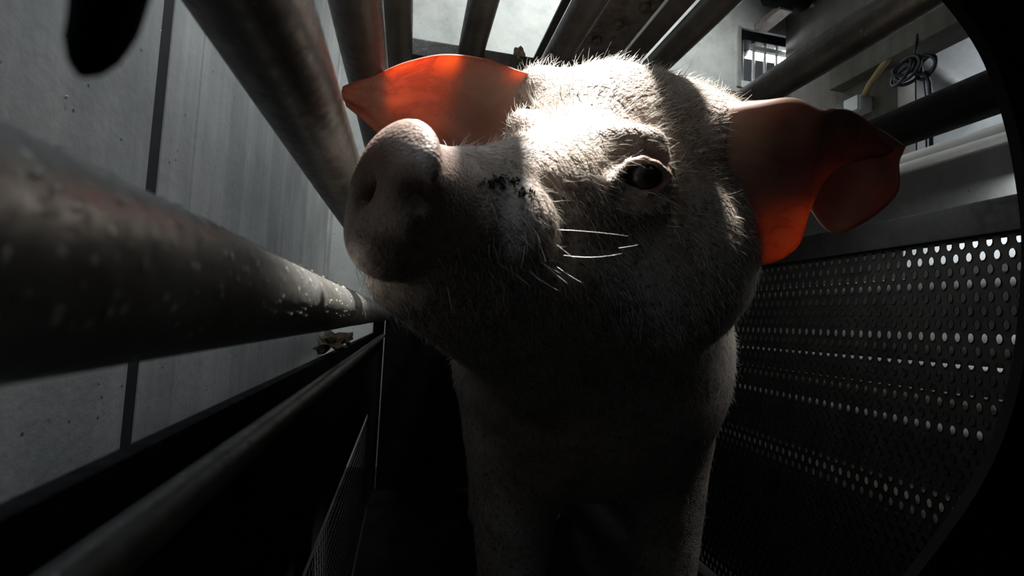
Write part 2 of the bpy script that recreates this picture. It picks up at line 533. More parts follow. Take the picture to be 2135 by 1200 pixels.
# plate with a large curved cut-out, standing in for the housing edge by the lens
edge_px = [(1890, -60), (1962, 0), (2040, 110), (2085, 230), (2112, 350), (2128, 480), (2126, 600), (2112, 740), (2078, 880), (2024, 1000), (1950, 1110), (1880, 1200), (1820, 1270)]
YP = 0.46
edge_px = [tuple(np.array(q_)) for q_ in [edge_px[0]] + [tuple(0.5 * (np.array(edge_px[i]) * 2 + (np.array(edge_px[i + 1]) - np.array(edge_px[i - 1])) * f + (2 * np.array(edge_px[i - 1]) - 5 * np.array(edge_px[i]) + 4 * np.array(edge_px[i + 1]) - np.array(edge_px[i + 2])) * f * f + (-np.array(edge_px[i - 1]) + 3 * np.array(edge_px[i]) - 3 * np.array(edge_px[i + 1]) + np.array(edge_px[i + 2])) * f ** 3)) for i in range(1, len(edge_px) - 2) for f in (0, .2, .4, .6, .8)] + [edge_px[-2], edge_px[-1]]]
pts = [on(1, u, v, YP) for u, v in edge_px]
pts = [Vector((pts[0].x - 0.04, YP, 1.43))] + pts + [Vector((pts[-1].x - 0.05, YP, 0.002))]
bm = bmesh.new()
ring_f = [bm.verts.new((p_.x, YP, p_.z)) for p_ in pts]
ring_b = [bm.verts.new((p_.x, YP - 0.012, p_.z)) for p_ in pts]
out_f = [bm.verts.new((1.09, YP, p_.z)) for p_ in pts]
out_b = [bm.verts.new((1.09, YP - 0.012, p_.z)) for p_ in pts]
for i in range(len(pts) - 1):
    bm.faces.new((ring_f[i], ring_f[i + 1], out_f[i + 1], out_f[i]))
    bm.faces.new((ring_b[i], out_b[i], out_b[i + 1], ring_b[i + 1]))
    bm.faces.new((ring_f[i], ring_b[i], ring_b[i + 1], ring_f[i + 1]))
    bm.faces.new((out_f[i], out_f[i + 1], out_b[i + 1], out_b[i]))
for i in (0, len(pts) - 1):
    bm.faces.new((ring_f[i], out_f[i], out_b[i], ring_b[i]))
ep = bm_obj('housing_edge_plate', bm, M_RUBBER, cage)
ep['label'] = 'black plate with a curved cut-out edge, standing in for the housing rim'

# ------------------------------------------------------------------ the pig
def C3(u, v, d):
    return np.array(at(u, v, d), dtype=np.float32)

RTn, UPn, FWn = (np.array(v_, dtype=np.float32) for v_ in (RT, UP, fw))

def smin(a, b, k):
    h = np.clip(0.5 + 0.5 * (b - a) / k, 0, 1)
    return b + (a - b) * h - k * h * (1 - h)

def frame(fwd, up=(0, 0, 1)):
    f = np.array(fwd, dtype=np.float64); f /= np.linalg.norm(f)
    up = np.array(up, dtype=np.float64)
    s = np.cross(f, up); s /= np.linalg.norm(s)
    u_ = np.cross(s, f)
    return np.stack([s, f, u_]).astype(np.float32)      # rows: side, forward, up

class Field:
    def __init__(self, xs_, ys_, zs_):
        self.x, self.y, self.z = (a.astype(np.float32) for a in (xs_, ys_, zs_))
        self.S = np.full((len(xs_), len(ys_), len(zs_)), 0.5, dtype=np.float32)
    def win(self, c, r):
        sl = []
        for a, ci in zip((self.x, self.y, self.z), c):
            i0 = max(0, int(np.searchsorted(a, ci - r)) - 1); i1 = min(len(a), int(np.searchsorted(a, ci + r)) + 1)
            sl.append(slice(i0, i1))
        X, Y, Z = np.meshgrid(self.x[sl[0]], self.y[sl[1]], self.z[sl[2]], indexing='ij')
        return tuple(sl), X - c[0], Y - c[1], Z - c[2]
    def ell(self, c, rad, R=None, k=0.03, sub=False, pad=0.10):
        rad = np.array(rad, dtype=np.float32)
        sl, X, Y, Z = self.win(c, float(rad.max()) + pad)
        if R is not None:
            X, Y, Z = (R[i, 0] * X + R[i, 1] * Y + R[i, 2] * Z for i in range(3))
        k0 = np.sqrt((X / rad[0]) ** 2 + (Y / rad[1]) ** 2 + (Z / rad[2]) ** 2)
        k1 = np.sqrt((X / rad[0] ** 2) ** 2 + (Y / rad[1] ** 2) ** 2 + (Z / rad[2] ** 2) ** 2) + 1e-6
        d = k0 * (k0 - 1) / k1
        d = np.where(k0 < 0.05, -rad.min(), d)
        self.put(sl, d, k, sub)
    def cap(self, a, b, ra, rb, k=0.03, sub=False, pad=0.10):
        a, b = np.asarray(a, np.float32), np.asarray(b, np.float32)
        c = (a + b) / 2
        sl, X, Y, Z = self.win(c, float(np.linalg.norm(b - a)) / 2 + max(ra, rb) + pad)
        ab = b - a
        pa = c - a
        t = np.clip(((X + pa[0]) * ab[0] + (Y + pa[1]) * ab[1] + (Z + pa[2]) * ab[2]) / float(ab @ ab), 0, 1)
        d = np.sqrt((X + pa[0] - t * ab[0]) ** 2 + (Y + pa[1] - t * ab[1]) ** 2 + (Z + pa[2] - t * ab[2]) ** 2) - (ra + (rb - ra) * t)
        self.put(sl, d, k, sub)
    def put(self, sl, d, k, sub):
        s = self.S[sl]
        if sub:
            self.S[sl] = -smin(-s, d, k)
        else:
            self.S[sl] = smin(s, d, k)
    def nets(self):
        S = self.S
        nx, ny, nz = S.shape
        neg = S < 0
        cnt = np.zeros((nx - 1, ny - 1, nz - 1), dtype=np.int8)
        offs = [(i, j, k) for i in (0, 1) for j in (0, 1) for k in (0, 1)]
        for o in offs:
            cnt += neg[o[0]:nx - 1 + o[0], o[1]:ny - 1 + o[1], o[2]:nz - 1 + o[2]]
        act = np.argwhere((cnt > 0) & (cnt < 8))
        idx = np.full(cnt.shape, -1, dtype=np.int64)
        idx[act[:, 0], act[:, 1], act[:, 2]] = np.arange(len(act))
        acc = np.zeros((len(act), 3)); num = np.zeros(len(act))
        g = (self.x, self.y, self.z)
        for o in offs:
            for ax in range(3):
                if o[ax] == 1: continue
                o2 = list(o); o2[ax] = 1
                i0 = act + np.array(o); i1 = act + np.array(o2)
                s0 = S[i0[:, 0], i0[:, 1], i0[:, 2]]; s1 = S[i1[:, 0], i1[:, 1], i1[:, 2]]
                cr = (s0 < 0) != (s1 < 0)
                t = np.where(cr, s0 / np.where(cr, s0 - s1, 1), 0)
                p0 = np.stack([g[a][i0[:, a]] for a in range(3)], 1); p1 = np.stack([g[a][i1[:, a]] for a in range(3)], 1)
                p = p0 + (p1 - p0) * t[:, None]
                acc += p * cr[:, None]; num += cr
        V = acc / num[:, None]
        faces = []
        for ax in range(3):
            a1, a2 = [(1, 2), (2, 0), (0, 1)][ax]
            sl0 = [slice(None)] * 3; sl1 = [slice(None)] * 3
            sl0[ax] = slice(0, -1); sl1[ax] = slice(1, None)
            n0, n1 = neg[tuple(sl0)], neg[tuple(sl1)]
            e = np.argwhere(n0 != n1)
            ok = (e[:, a1] > 0) & (e[:, a2] > 0) & (e[:, a1] < S.shape[a1] - 1) & (e[:, a2] < S.shape[a2] - 1)
            e = e[ok]
            flip = n0[e[:, 0], e[:, 1], e[:, 2]]
            q = []
            for d1, d2 in ((-1, -1), (0, -1), (0, 0), (-1, 0)):
                c = e.copy(); c[:, a1] += d1; c[:, a2] += d2
                q.append(idx[c[:, 0], c[:, 1], c[:, 2]])
            q = np.stack(q, 1)
            q[~flip] = q[~flip][:, ::-1]
            faces.append(q)
        return V, np.concatenate(faces)

def axis(*segs):
    out = [segs[0][0]]
    for a, b, h in segs:
        n_ = max(1, int(round((b - a) / h)))
        out += list(a + (b - a) * (np.arange(n_) + 1) / n_)
    return np.array(out)

gx = axis((-0.20, -0.06, 0.008), (-0.06, 0.50, 0.0030), (0.50, 0.92, 0.018))
gy = axis((0.26, 0.80, 0.0030), (0.80, 1.2, 0.010), (1.2, 2.25, 0.025))
gz = axis((-0.02, 0.60, 0.02), (0.60, 0.80, 0.008), (0.80, 1.20, 0.0030), (1.20, 1.26, 0.01))
fld = Field(gx, gy, gz)

def surf(u, v, d0=0.3, d1=1.0):
    """depth of the skin along the line of sight through an image point"""
    ds = np.arange(d0, d1, 0.0015)
    pts_ = np.array(CAM)[None] + np.array(ray(u, v))[None] * ds[:, None]
    ii = [np.clip(np.searchsorted(g_, pts_[:, a_]), 0, len(g_) - 1) for a_, g_ in enumerate((fld.x, fld.y, fld.z))]
    neg_ = fld.S[ii[0], ii[1], ii[2]] < 0
    return float(ds[np.argmax(neg_)]) if neg_.any() else 0.7

def V3(*a_):
    return np.array(a_, np.float32)

# torso, neck, legs, tail
sh = C3(1225, 740, 1.04)
fld.ell(sh, (0.285, 0.30, 0.29), k=0.05, pad=0.25)
fld.ell(sh + V3(0.05, 0.40, 0.0), (0.28, 0.42, 0.27), k=0.08, pad=0.25)
fld.ell(sh + V3(0.08, 0.80, 0.02), (0.26, 0.30, 0.26), k=0.08, pad=0.25)
fld.cap(C3(1320, 540, .76), sh + V3(0, .1, 0.02), 0.165, 0.24, k=0.08, pad=0.2)
fld.cap(C3(1120, 640, .72), sh + V3(-.04, 0, -0.02), 0.11, 0.22, k=0.08, pad=0.2)
for sx in (-1, 1):
    a = sh + V3(sx * 0.16, -0.04, -0.18)
    kx = V3(a[0], a[1] - 0.02, 0.24)
    ft = V3(a[0], a[1] - 0.02, 0.045)
    fld.cap(a, kx, 0.10, 0.056, k=0.05)
    fld.cap(kx, ft, 0.052, 0.040, k=0.03)
    fld.ell(ft + V3(0, -0.02, -0.012), (0.044, 0.057, 0.032), k=0.015)
    h = sh + V3(sx * 0.15 + 0.08, 0.90, -0.10)
    hk = V3(h[0], h[1] - 0.06, 0.36)
    hh = V3(h[0], h[1] + 0.07, 0.22)
    hf = V3(h[0], h[1] + 0.05, 0.045)
    fld.cap(h, hk, 0.13, 0.085, k=0.06)
    fld.cap(hk, hh, 0.07, 0.045, k=0.03)
    fld.cap(hh, hf, 0.043, 0.036, k=0.03)
    fld.ell(hf + V3(0, -0.02, -0.012), (0.042, 0.055, 0.032), k=0.015)
tl0 = sh + V3(0.08, 1.08, 0.12)
fld.cap(tl0, tl0 + V3(0.02, 0.05, -0.05), 0.022, 0.014, k=0.02)
fld.cap(tl0 + V3(0.02, 0.05, -0.05), tl0 + V3(-0.02, 0.05, -0.11), 0.014, 0.008, k=0.01)

# head
Rc = np.stack([RTn, FWn, UPn])
fld.ell(C3(1265, 330, .70), (0.132, 0.110, 0.134), Rc, k=0.04)                 # cranium
fld.ell(C3(1395, 315, .74), (0.120, 0.10, 0.100), Rc, k=0.05)                  # poll
fld.ell(C3(1335, 530, .71), (0.155, 0.125, 0.145), Rc, k=0.05)                 # cheek and jowl
fld.cap(C3(1200, 405, .620), C3(975, 432, .475), 0.094, 0.052, k=0.035)        # snout
fld.cap(C3(975, 425, .475), C3(870, 400, .400), 0.050, 0.042, k=0.02)
fld.cap(C3(850, 500, .415), C3(1190, 600, .65), 0.036, 0.100, k=0.03)          # lower jaw
fld.cap(C3(865, 565, .50), C3(1120, 680, .76), 0.050, 0.12, k=0.04)         # throat
fld.ell(C3(795, 492, .392), (0.028, 0.034, 0.034), Rc, k=0.02)                 # lip
fld.ell(C3(960, 480, .440), (0.035, 0.030, 0.034), Rc, k=0.02)                 # upper lip
fld.ell(C3(1072, 478, .470), (0.044, 0.046, 0.050), Rc, k=0.008)               # muzzle pad
fld.ell(C3(1128, 190, .70), (0.040, 0.03, 0.036), Rc, k=0.03)                  # far ear root
fld.ell(C3(1490, 268, .675), (0.050, 0.045, 0.034), Rc, k=0.035)               # near ear root
fld.ell(C3(1092, 285, .635), (0.026, 0.03, 0.036), Rc, k=0.018)                # far brow
# disc of the snout
dn = -RTn * 0.66 - FWn * 0.72 + UPn * 0.16; dn /= np.linalg.norm(dn)
Rd = frame(dn, UPn - RTn * 0.30)
dc = C3(818, 378, .380)
fld.ell(dc, (0.056, 0.020, 0.049), Rd, k=0.016)
fld.ell(dc + dn * 0.026, (0.047, 0.010, 0.040), Rd, k=0.010, sub=True)         # slightly dished face
side, fwd_, upd = Rd
for u_, v_, r_ in ((852, 398, 0.0115), (757, 392, 0.0095)):
    nc = C3(u_, v_, surf(u_, v_)) + dn * 0.004
    fld.ell(nc, (r_, 0.030, r_ * 1.15), Rd, k=0.010, sub=True)
# near eye: orbit, brow fold, lids
d0 = surf(1335, 368)
fld.ell(C3(1330, 365, d0 + 0.012), (0.044, 0.026, 0.040), Rc, k=0.02)
fld.ell(C3(1300, 292, surf(1300, 292) + 0.010), (0.048, 0.018, 0.018), Rc, k=0.024)
fld.ell(C3(1330, 425, surf(1330, 425) + 0.006), (0.040, 0.016, 0.014), Rc, k=0.012)
d0 = surf(1335, 368)
def stroke(pts_px, rad, off, k, sub=False):
    P_ = [C3(u, v, surf(u, v) + off) for u, v in pts_px]
    for a_, b_ in zip(P_[:-1], P_[1:]):
        fld.cap(a_, b_, rad, rad, k=k, sub=sub, pad=0.03)
upper = [(1270, 382), (1288, 361), (1312, 341), (1340, 334), (1368, 344), (1394, 366)]
lower = [(1272, 384), (1298, 388), (1322, 399), (1348, 406), (1374, 396), (1394, 374)]
up_d = [(u, v, surf(u, v)) for u, v in upper]; lo_d = [(u, v, surf(u, v)) for u, v in lower]
fld.ell(C3(1334, 370, d0 - 0.004), (0.0315, 0.018, 0.0185), Rc, k=0.006, sub=True, pad=0.03)
for L_, r_, o_ in ((up_d, 0.0050, 0.000), (lo_d, 0.0045, 0.002)):
    P_ = [C3(u, v, d_ + o_) for u, v, d_ in L_]
    for a_, b_ in zip(P_[:-1], P_[1:]):
        fld.cap(a_, b_, r_, r_, k=0.004, pad=0.03)
stroke([(1262, 350), (1284, 318), (1318, 301), (1352, 304), (1388, 330)], 0.0042, -0.0015, 0.006, True)
stroke([(1290, 412), (1320, 430), (1352, 436)], 0.003, -0.001, 0.006, True)
EYE = C3(1338, 369, d0 + 0.0185)
# folds behind the muzzle pad
stroke([(1150, 392), (1190, 440), (1196, 500), (1184, 560)], 0.008, -0.001, 0.012, True)
# mouth line
stroke([(770, 492), (830, 508), (900, 520), (980, 545), (1060, 575)], 0.0035, -0.001, 0.006, True)
V, Q = fld.nets()

# light Laplacian smoothing
def smooth(V, Q, it=2, lam=0.5):
    e = np.concatenate([Q[:, [0, 1]], Q[:, [1, 2]], Q[:, [2, 3]], Q[:, [3, 0]]])
    e = np.concatenate([e, e[:, ::-1]])
    deg = np.bincount(e[:, 0], minlength=len(V)).astype(float)
    for _ in range(it):
        s = np.stack([np.bincount(e[:, 0], weights=V[e[:, 1], a], minlength=len(V)) for a in range(3)], 1)
        V = V + lam * (s / deg[:, None] - V)
    return V
V = smooth(V, Q, 2)
tri = np.concatenate([Q[:, [0, 1, 2]], Q[:, [0, 2, 3]]])
if (V[tri[:, 0]] * np.cross(V[tri[:, 1]], V[tri[:, 2]])).sum() < 0:
    Q = Q[:, ::-1].copy(); print('flipped')

# ears: smooth sheets through rows of points, given a thickness
def catmull(P, n):
    P = np.asarray(P, float)
    m = len(P)
    out = []
    for i in range(n):
        t = i / (n - 1) * (m - 1)
        k = min(int(t), m - 2); f = t - k
        p0 = P[k - 1] if k > 0 else 2 * P[0] - P[1]
        p3 = P[k + 2] if k + 2 < m else 2 * P[-1] - P[-2]
        p1, p2 = P[k], P[k + 1]
        out.append(0.5 * ((2 * p1) + (-p0 + p2) * f + (2 * p0 - 5 * p1 + 4 * p2 - p3) * f * f + (-p0 + 3 * p1 - 3 * p2 + p3) * f ** 3))
    return np.array(out)

def sheet(rows, nu, nv, th_base, th_edge, back=1.0):
    G = np.array([[C3(*p) for p in r] for r in rows], float)
    G = np.stack([catmull(G[i], nv) for i in range(len(G))])
    G = np.stack([catmull(G[:, j], nu) for j in range(nv)], 1)
    du_ = np.gradient(G, axis=0); dv_ = np.gradient(G, axis=1)
    nn = np.cross(du_, dv_); nn /= np.linalg.norm(nn, axis=2, keepdims=True) + 1e-9
    s = np.linspace(0, 1, nu)[:, None]; t = np.linspace(0, 1, nv)[None]
    ed = np.minimum(1, 5 * np.minimum(np.minimum(t, 1 - t), 1 - s))
    th = (th_base * (1 - s) + th_edge * s) * (0.35 + 0.65 * ed)
    wob_ = 0.0022 * np.sin(s * 17 + t * 6) * np.sin(t * 13 - s * 4) * s
    A = G + nn * (th / 2 + wob_)[..., None]; B = G - nn * (th / 2 - wob_)[..., None]
    nvt = nu * nv
    Vv = np.concatenate([A.reshape(-1, 3), B.reshape(-1, 3)])
    Fq = []
    I = lambda i, j: i * nv + j
    for i in range(nu - 1):
        for j in range(nv - 1):
            Fq.append((I(i, j), I(i + 1, j), I(i + 1, j + 1), I(i, j + 1)))
            Fq.append((nvt + I(i, j), nvt + I(i, j + 1), nvt + I(i + 1, j + 1), nvt + I(i + 1, j)))
    for i in range(nu - 1):
        Fq.append((I(i, 0), nvt + I(i, 0), nvt + I(i + 1, 0), I(i + 1, 0)))
        Fq.append((I(i, nv - 1), I(i + 1, nv - 1), nvt + I(i + 1, nv - 1), nvt + I(i, nv - 1)))
    for j in range(nv - 1):
        Fq.append((I(nu - 1, j), nvt + I(nu - 1, j), nvt + I(nu - 1, j + 1), I(nu - 1, j + 1)))
        Fq.append((I(0, j), I(0, j + 1), nvt + I(0, j + 1), nvt + I(0, j)))
    thin = (np.clip(1.25 - th / 0.0125, 0, 1) * (1 + (back - 1) * np.clip((t - 0.35) * 4, 0, 1))).reshape(-1)
    return Vv, np.array(Fq), np.concatenate([thin, thin])

ear_far = [
    [(1150, 165, .69), (1140, 250, .71), (1120, 340, .72)],
    [(1085, 148, .675), (1065, 240, .71), (1050, 335, .725)],
    [(1010, 123, .665), (985, 235, .73), (985, 345, .75)],
    [(925, 115, .66), (890, 225, .73), (900, 345, .755)],
    [(855, 127, .655), (815, 215, .71), (825, 325, .735)],
    [(790, 153, .65), (768, 205, .68), (785, 275, .70)],
    [(716, 178, .65), (712, 196, .65), (725, 222, .65)]]
ear_near = [
    [(1440, 520, .68), (1420, 380, .67), (1430, 235, .69), (1470, 310, .76), (1500, 390, .76)],
    [(1510, 545, .675), (1495, 390, .660), (1510, 226, .64), (1545, 305, .72), (1570, 385, .73)],
    [(1590, 552, .665), (1570, 400, .655), (1590, 218, .61), (1625, 305, .70), (1650, 385, .72)],
    [(1662, 515, .668), (1640, 375, .652), (1655, 214, .605), (1710, 325, .71), (1725, 480, .73)],
    [(1690, 430, .668), (1685, 345, .650), (1712, 233, .61), (1775, 325, .70), (1795, 468, .72)],
    [(1745, 352, .665), (1750, 300, .650), (1768, 232, .625), (1825, 315, .68), (1868, 405, .71)],
    [(1850, 325, .68), (1862, 312, .68), (1880, 300, .68), (1885, 310, .685), (1875, 335, .69)]]
e1v, e1f, e1t = sheet(ear_far, 44, 30, 0.016, 0.0045)
e2v, e2f, e2t = sheet(ear_near, 46, 50, 0.013, 0.0045, 0.16)

AV = np.concatenate([V, e1v, e2v])
AF = np.concatenate([Q, e1f + len(V), e2f + len(V) + len(e1v)])
pig_me = bpy.data.meshes.new('pig')
pig_me.vertices.add(len(AV)); pig_me.vertices.foreach_set('co', AV.astype(np.float32).ravel())
pig_me.loops.add(AF.size); pig_me.loops.foreach_set('vertex_index', AF.astype(np.int32).ravel())
pig_me.polygons.add(len(AF))
pig_me.polygons.foreach_set('loop_start', (np.arange(len(AF)) * 4).astype(np.int32))
pig_me.update(calc_edges=True); pig_me.validate()
pig_me.polygons.foreach_set('use_smooth', [True] * len(pig_me.polygons))
mi = np.zeros(len(AF), dtype=np.int32); mi[len(Q):] = 1
pig_me.polygons.foreach_set('material_index', mi)
# how much of the bare pink skin shows (snout disc, lips, eyelids)
dd = np.linalg.norm((AV - dc) @ np.diag([1, 1, 1]), axis=1)
zone = np.clip(1.4 - dd / 0.055, 0, 1)
zone = np.maximum(zone, np.clip(1.5 - np.linalg.norm(AV - EYE, axis=1) / 0.035, 0, 1))
at_ = pig_me.attributes.new('bare_skin', 'FLOAT', 'POINT')
at_.data.foreach_set('value', zone.astype(np.float32))

at2 = pig_me.attributes.new('thinness', 'FLOAT', 'POINT')
at2.data.foreach_set('value', np.concatenate([np.zeros(len(V)), e1t, e2t]).astype(np.float32))

# skin
M_SKIN, nt, b = nodes_of('pig_skin')
co = coords(nt)
n1 = N(nt, 'ShaderNodeTexNoise', Scale=16.0, Detail=8.0, Roughness=0.65)
nt.links.new(co, n1.inputs['Vector'])
c1 = ramp(nt, n1.outputs['Fac'], [(0.30, (0.24, 0.18, 0.145)), (0.5, (0.44, 0.36, 0.31)), (0.72, (0.58, 0.49, 0.44))]).outputs[0]
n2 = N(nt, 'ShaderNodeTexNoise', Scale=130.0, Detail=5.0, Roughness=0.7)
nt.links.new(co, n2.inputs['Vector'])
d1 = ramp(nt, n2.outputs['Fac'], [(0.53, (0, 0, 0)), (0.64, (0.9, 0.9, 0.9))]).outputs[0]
c1 = mixc(nt, d1, c1, (0.10, 0.085, 0.07))  # dark specks: dirt between bristles, also painted in place of bristle shadows
atn = nt.nodes.new('ShaderNodeAttribute'); atn.attribute_name = 'bare_skin'
bs = ramp(nt, n1.outputs['Fac'], [(0.3, (0.15, 0.085, 0.06)), (0.7, (0.28, 0.165, 0.125))]).outputs[0]
c1 = mixc(nt, atn.outputs['Fac'], c1, bs)
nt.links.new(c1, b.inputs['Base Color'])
b.inputs['Roughness'].default_value = 0.5
b.inputs['Subsurface Weight'].default_value = 0.12
b.inputs['Subsurface Radius'].default_value = (0.012, 0.005, 0.003)
b.inputs['Subsurface Scale'].default_value = 0.5
vo = N(nt, 'ShaderNodeTexVoronoi', Scale=330.0)
nt.links.new(co, vo.inputs['Vector'])
hsum = N(nt, 'ShaderNodeMath', operation='ADD')
nt.links.new(vo.outputs['Distance'], hsum.inputs[0]); nt.links.new(n2.outputs['Fac'], hsum.inputs[1])
bp = N(nt, 'ShaderNodeBump', Strength=0.4, Distance=0.0016)
nt.links.new(hsum.outputs[0], bp.inputs['Height']); nt.links.new(bp.outputs[0], b.inputs['Normal'])

M_EAR, nt, b = nodes_of('pig_ear_skin')
co = coords(nt)
n1 = N(nt, 'ShaderNodeTexNoise', Scale=11.0, Detail=7.0, Roughness=0.6, Distortion=0.8)
nt.links.new(co, n1.inputs['Vector'])
ear_tone = ramp(nt, n1.outputs['Fac'], [(0.3, (0.22, 0.125, 0.09)), (0.7, (0.38, 0.24, 0.18))]).outputs[0]
vein = ramp(nt, n1.outputs['Fac'], [(0.40, (0.90, 0.26, 0.09)), (0.48, (0.78, 0.19, 0.06)), (0.495, (0.50, 0.09, 0.03)), (0.52, (0.82, 0.21, 0.07)), (0.65, (0.90, 0.30, 0.12))]).outputs[0]
nt.links.new(ear_tone, b.inputs['Base Color'])
b.inputs['Roughness'].default_value = 0.5
tr = nt.nodes.new('ShaderNodeBsdfTranslucent')
nt.links.new(vein, tr.inputs['Color'])
mx = nt.nodes.new('ShaderNodeMixShader'); atn = nt.nodes.new('ShaderNodeAttribute'); atn.attribute_name = 'thinness'
mt = N(nt, 'ShaderNodeMath', operation='MULTIPLY'); mt.inputs[1].default_value = 0.52
nt.links.new(atn.outputs['Fac'], mt.inputs[0]); nt.links.new(mt.outputs[0], mx.inputs[0])
nt.links.new(b.outputs[0], mx.inputs[1]); nt.links.new(tr.outputs[0], mx.inputs[2])
nt.links.new(mx.outputs[0], nt.nodes['Material Output'].inputs[0])
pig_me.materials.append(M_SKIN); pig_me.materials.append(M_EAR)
pig = bpy.data.objects.new('pig', pig_me)
COL.objects.link(pig)
tag(pig, 'pale bristly pig raising its snout inside the cage, ears spread', 'pig')

# eyes
M_EYE = plain('dark_wet_eye', (0.012, 0.012, 0.014), 0.08, var=0.3, scale=90)
M_SCL = plain('brown_eye_white', (0.055, 0.033, 0.025), 0.25, var=0.3, scale=90)
def uvball(name, c, r, mat, parent, sc=(1, 1, 1)):
    bm = bmesh.new()
    bmesh.ops.create_uvsphere(bm, u_segments=28, v_segments=16, radius=r)
    for v_ in bm.verts:
        v_.co = Vector((v_.co.x * sc[0], v_.co.y * sc[1], v_.co.z * sc[2])) + Vector(c)
    return bm_obj(name, bm, mat, parent, smooth=True)
eb = uvball('eyeball', EYE.astype(float), 0.0225, M_SCL, pig); eb['label'] = 'dark wet eye'
uvball('iris', (EYE + RTn * 0.0040 - FWn * 0.0072).astype(float), 0.0165, M_EYE, eb, sc=(1.12, 1, 1))

# bristles
def hairs(name, P, D, L, rad, mat, bend, label=None):
    n_ = len(P)
    d = D / (np.linalg.norm(D, axis=1, keepdims=True) + 1e-9)
    ref = np.tile(np.array([[0.3, 0.5, 0.81]]), (n_, 1))
    a = np.cross(d, ref); a /= np.linalg.norm(a, axis=1, keepdims=True) + 1e-9
    c = np.cross(d, a)
    Vh = []
    ts = (0.0, 0.5, 1.0)
    for t in ts:
        ctr = P + d * (L * t)[:, None] + bend * (L * t * t)[:, None]
        rr = (rad * (1 - 0.85 * t))
        for k in range(3):
            th = 2 * math.pi * k / 3
            Vh.append(ctr + (a * math.cos(th) + c * math.sin(th)) * rr[:, None])
    Vh = np.stack(Vh, 1)                      # n, 9, 3
    fq = []
    for s in range(2):
        for k in range(3):
            k2 = (k + 1) % 3
            fq.append((s * 3 + k, s * 3 + k2, (s + 1) * 3 + k2, (s + 1) * 3 + k))
    fq = np.array(fq)
    Fh = (fq[None] + (np.arange(n_) * 9)[:, None, None]).reshape(-1, 4)
    me = bpy.data.meshes.new(name)
    me.vertices.add(n_ * 9); me.vertices.foreach_set('co', Vh.reshape(-1).astype(np.float32))
    me.loops.add(Fh.size); me.loops.foreach_set('vertex_index', Fh.astype(np.int32).ravel())
    me.polygons.add(len(Fh)); me.polygons.foreach_set('loop_start', (np.arange(len(Fh)) * 4).astype(np.int32))
    me.update(calc_edges=True)
    me.polygons.foreach_set('use_smooth', [True] * len(me.polygons))
    me.materials.append(mat)
    o = bpy.data.objects.new(name, me); COL.objects.link(o); o.parent = pig
    o['kind'] = 'stuff'
    if label: o['label'] = label
    return o

M_HAIR, nt, b = nodes_of('white_bristle')
b.inputs['Base Color'].default_value = (0.80, 0.76, 0.68, 1)
b.inputs['Roughness'].default_value = 0.35
M_WHISK, nt, b = nodes_of('pale_whisker')
b.inputs['Base Color'].default_value = (0.85, 0.83, 0.78, 1)
b.inputs['Roughness'].default_value = 0.3

# sample points on the head skin
tri = np.concatenate([Q[:, [0, 1, 2]], Q[:, [0, 2, 3]]])
A_, B_, C_ = V[tri[:, 0]], V[tri[:, 1]], V[tri[:, 2]]
cr_ = np.cross(B_ - A_, C_ - A_); area = np.linalg.norm(cr_, axis=1) / 2
nrm = cr_ / (2 * area[:, None] + 1e-12)
ctr = (A_ + B_ + C_) / 3
CAMn = np.array(CAM)
tocam = CAMn - ctr
dep = -(tocam @ FWn.astype(float))
facing = (nrm * tocam).sum(1) / np.linalg.norm(tocam, axis=1)
dens = area * (dep < 1.0) * (facing > -0.35)
dn_ = np.linalg.norm(ctr - dc, axis=1)
de_ = np.linalg.norm(ctr - EYE, axis=1)
dens *= np.clip((dn_ - 0.06) / 0.06, 0, 1) * np.clip((de_ - 0.026) / 0.02, 0, 1)
dens *= np.clip((ctr[:, 2] - 0.62) / 0.15, 0.1, 1)
NH = 17000
pick = rng.choice(len(tri), NH, p=dens / dens.sum())
w = rng.random((NH, 2)); sw = w.sum(1) > 1; w[sw] = 1 - w[sw]
P = A_[pick] + (B_ - A_)[pick] * w[:, :1] + (C_ - A_)[pick] * w[:, 1:]
nr = nrm[pick]
flow = P - dc - np.array(UP) * 0.02
flow /= np.linalg.norm(flow, axis=1, keepdims=True)
low = np.clip((1.02 - P[:, 2]) / 0.12, 0, 1)[:, None]
flow = flow * 1.0 - np.array((0, 0, 1.0)) * 1.0 * low
flow = flow - nr * (flow * nr).sum(1, keepdims=True)
flow /= np.linalg.norm(flow, axis=1, keepdims=True) + 1e-9
D = flow + nr * rng.uniform(0.15, 0.55, (NH, 1)) + rng.normal(0, 0.28, (NH, 3))
top = np.clip((P[:, 2] - 1.02) / 0.08, 0, 1)
L = rng.uniform(0.009, 0.023, NH) * (1 + 0.5 * top)
hairs('bristles', P, D, L, rng.uniform(0.0003, 0.0005, NH), M_HAIR, -nr * 0.25 + rng.normal(0, 0.12, (NH, 3)), 'short white bristles')

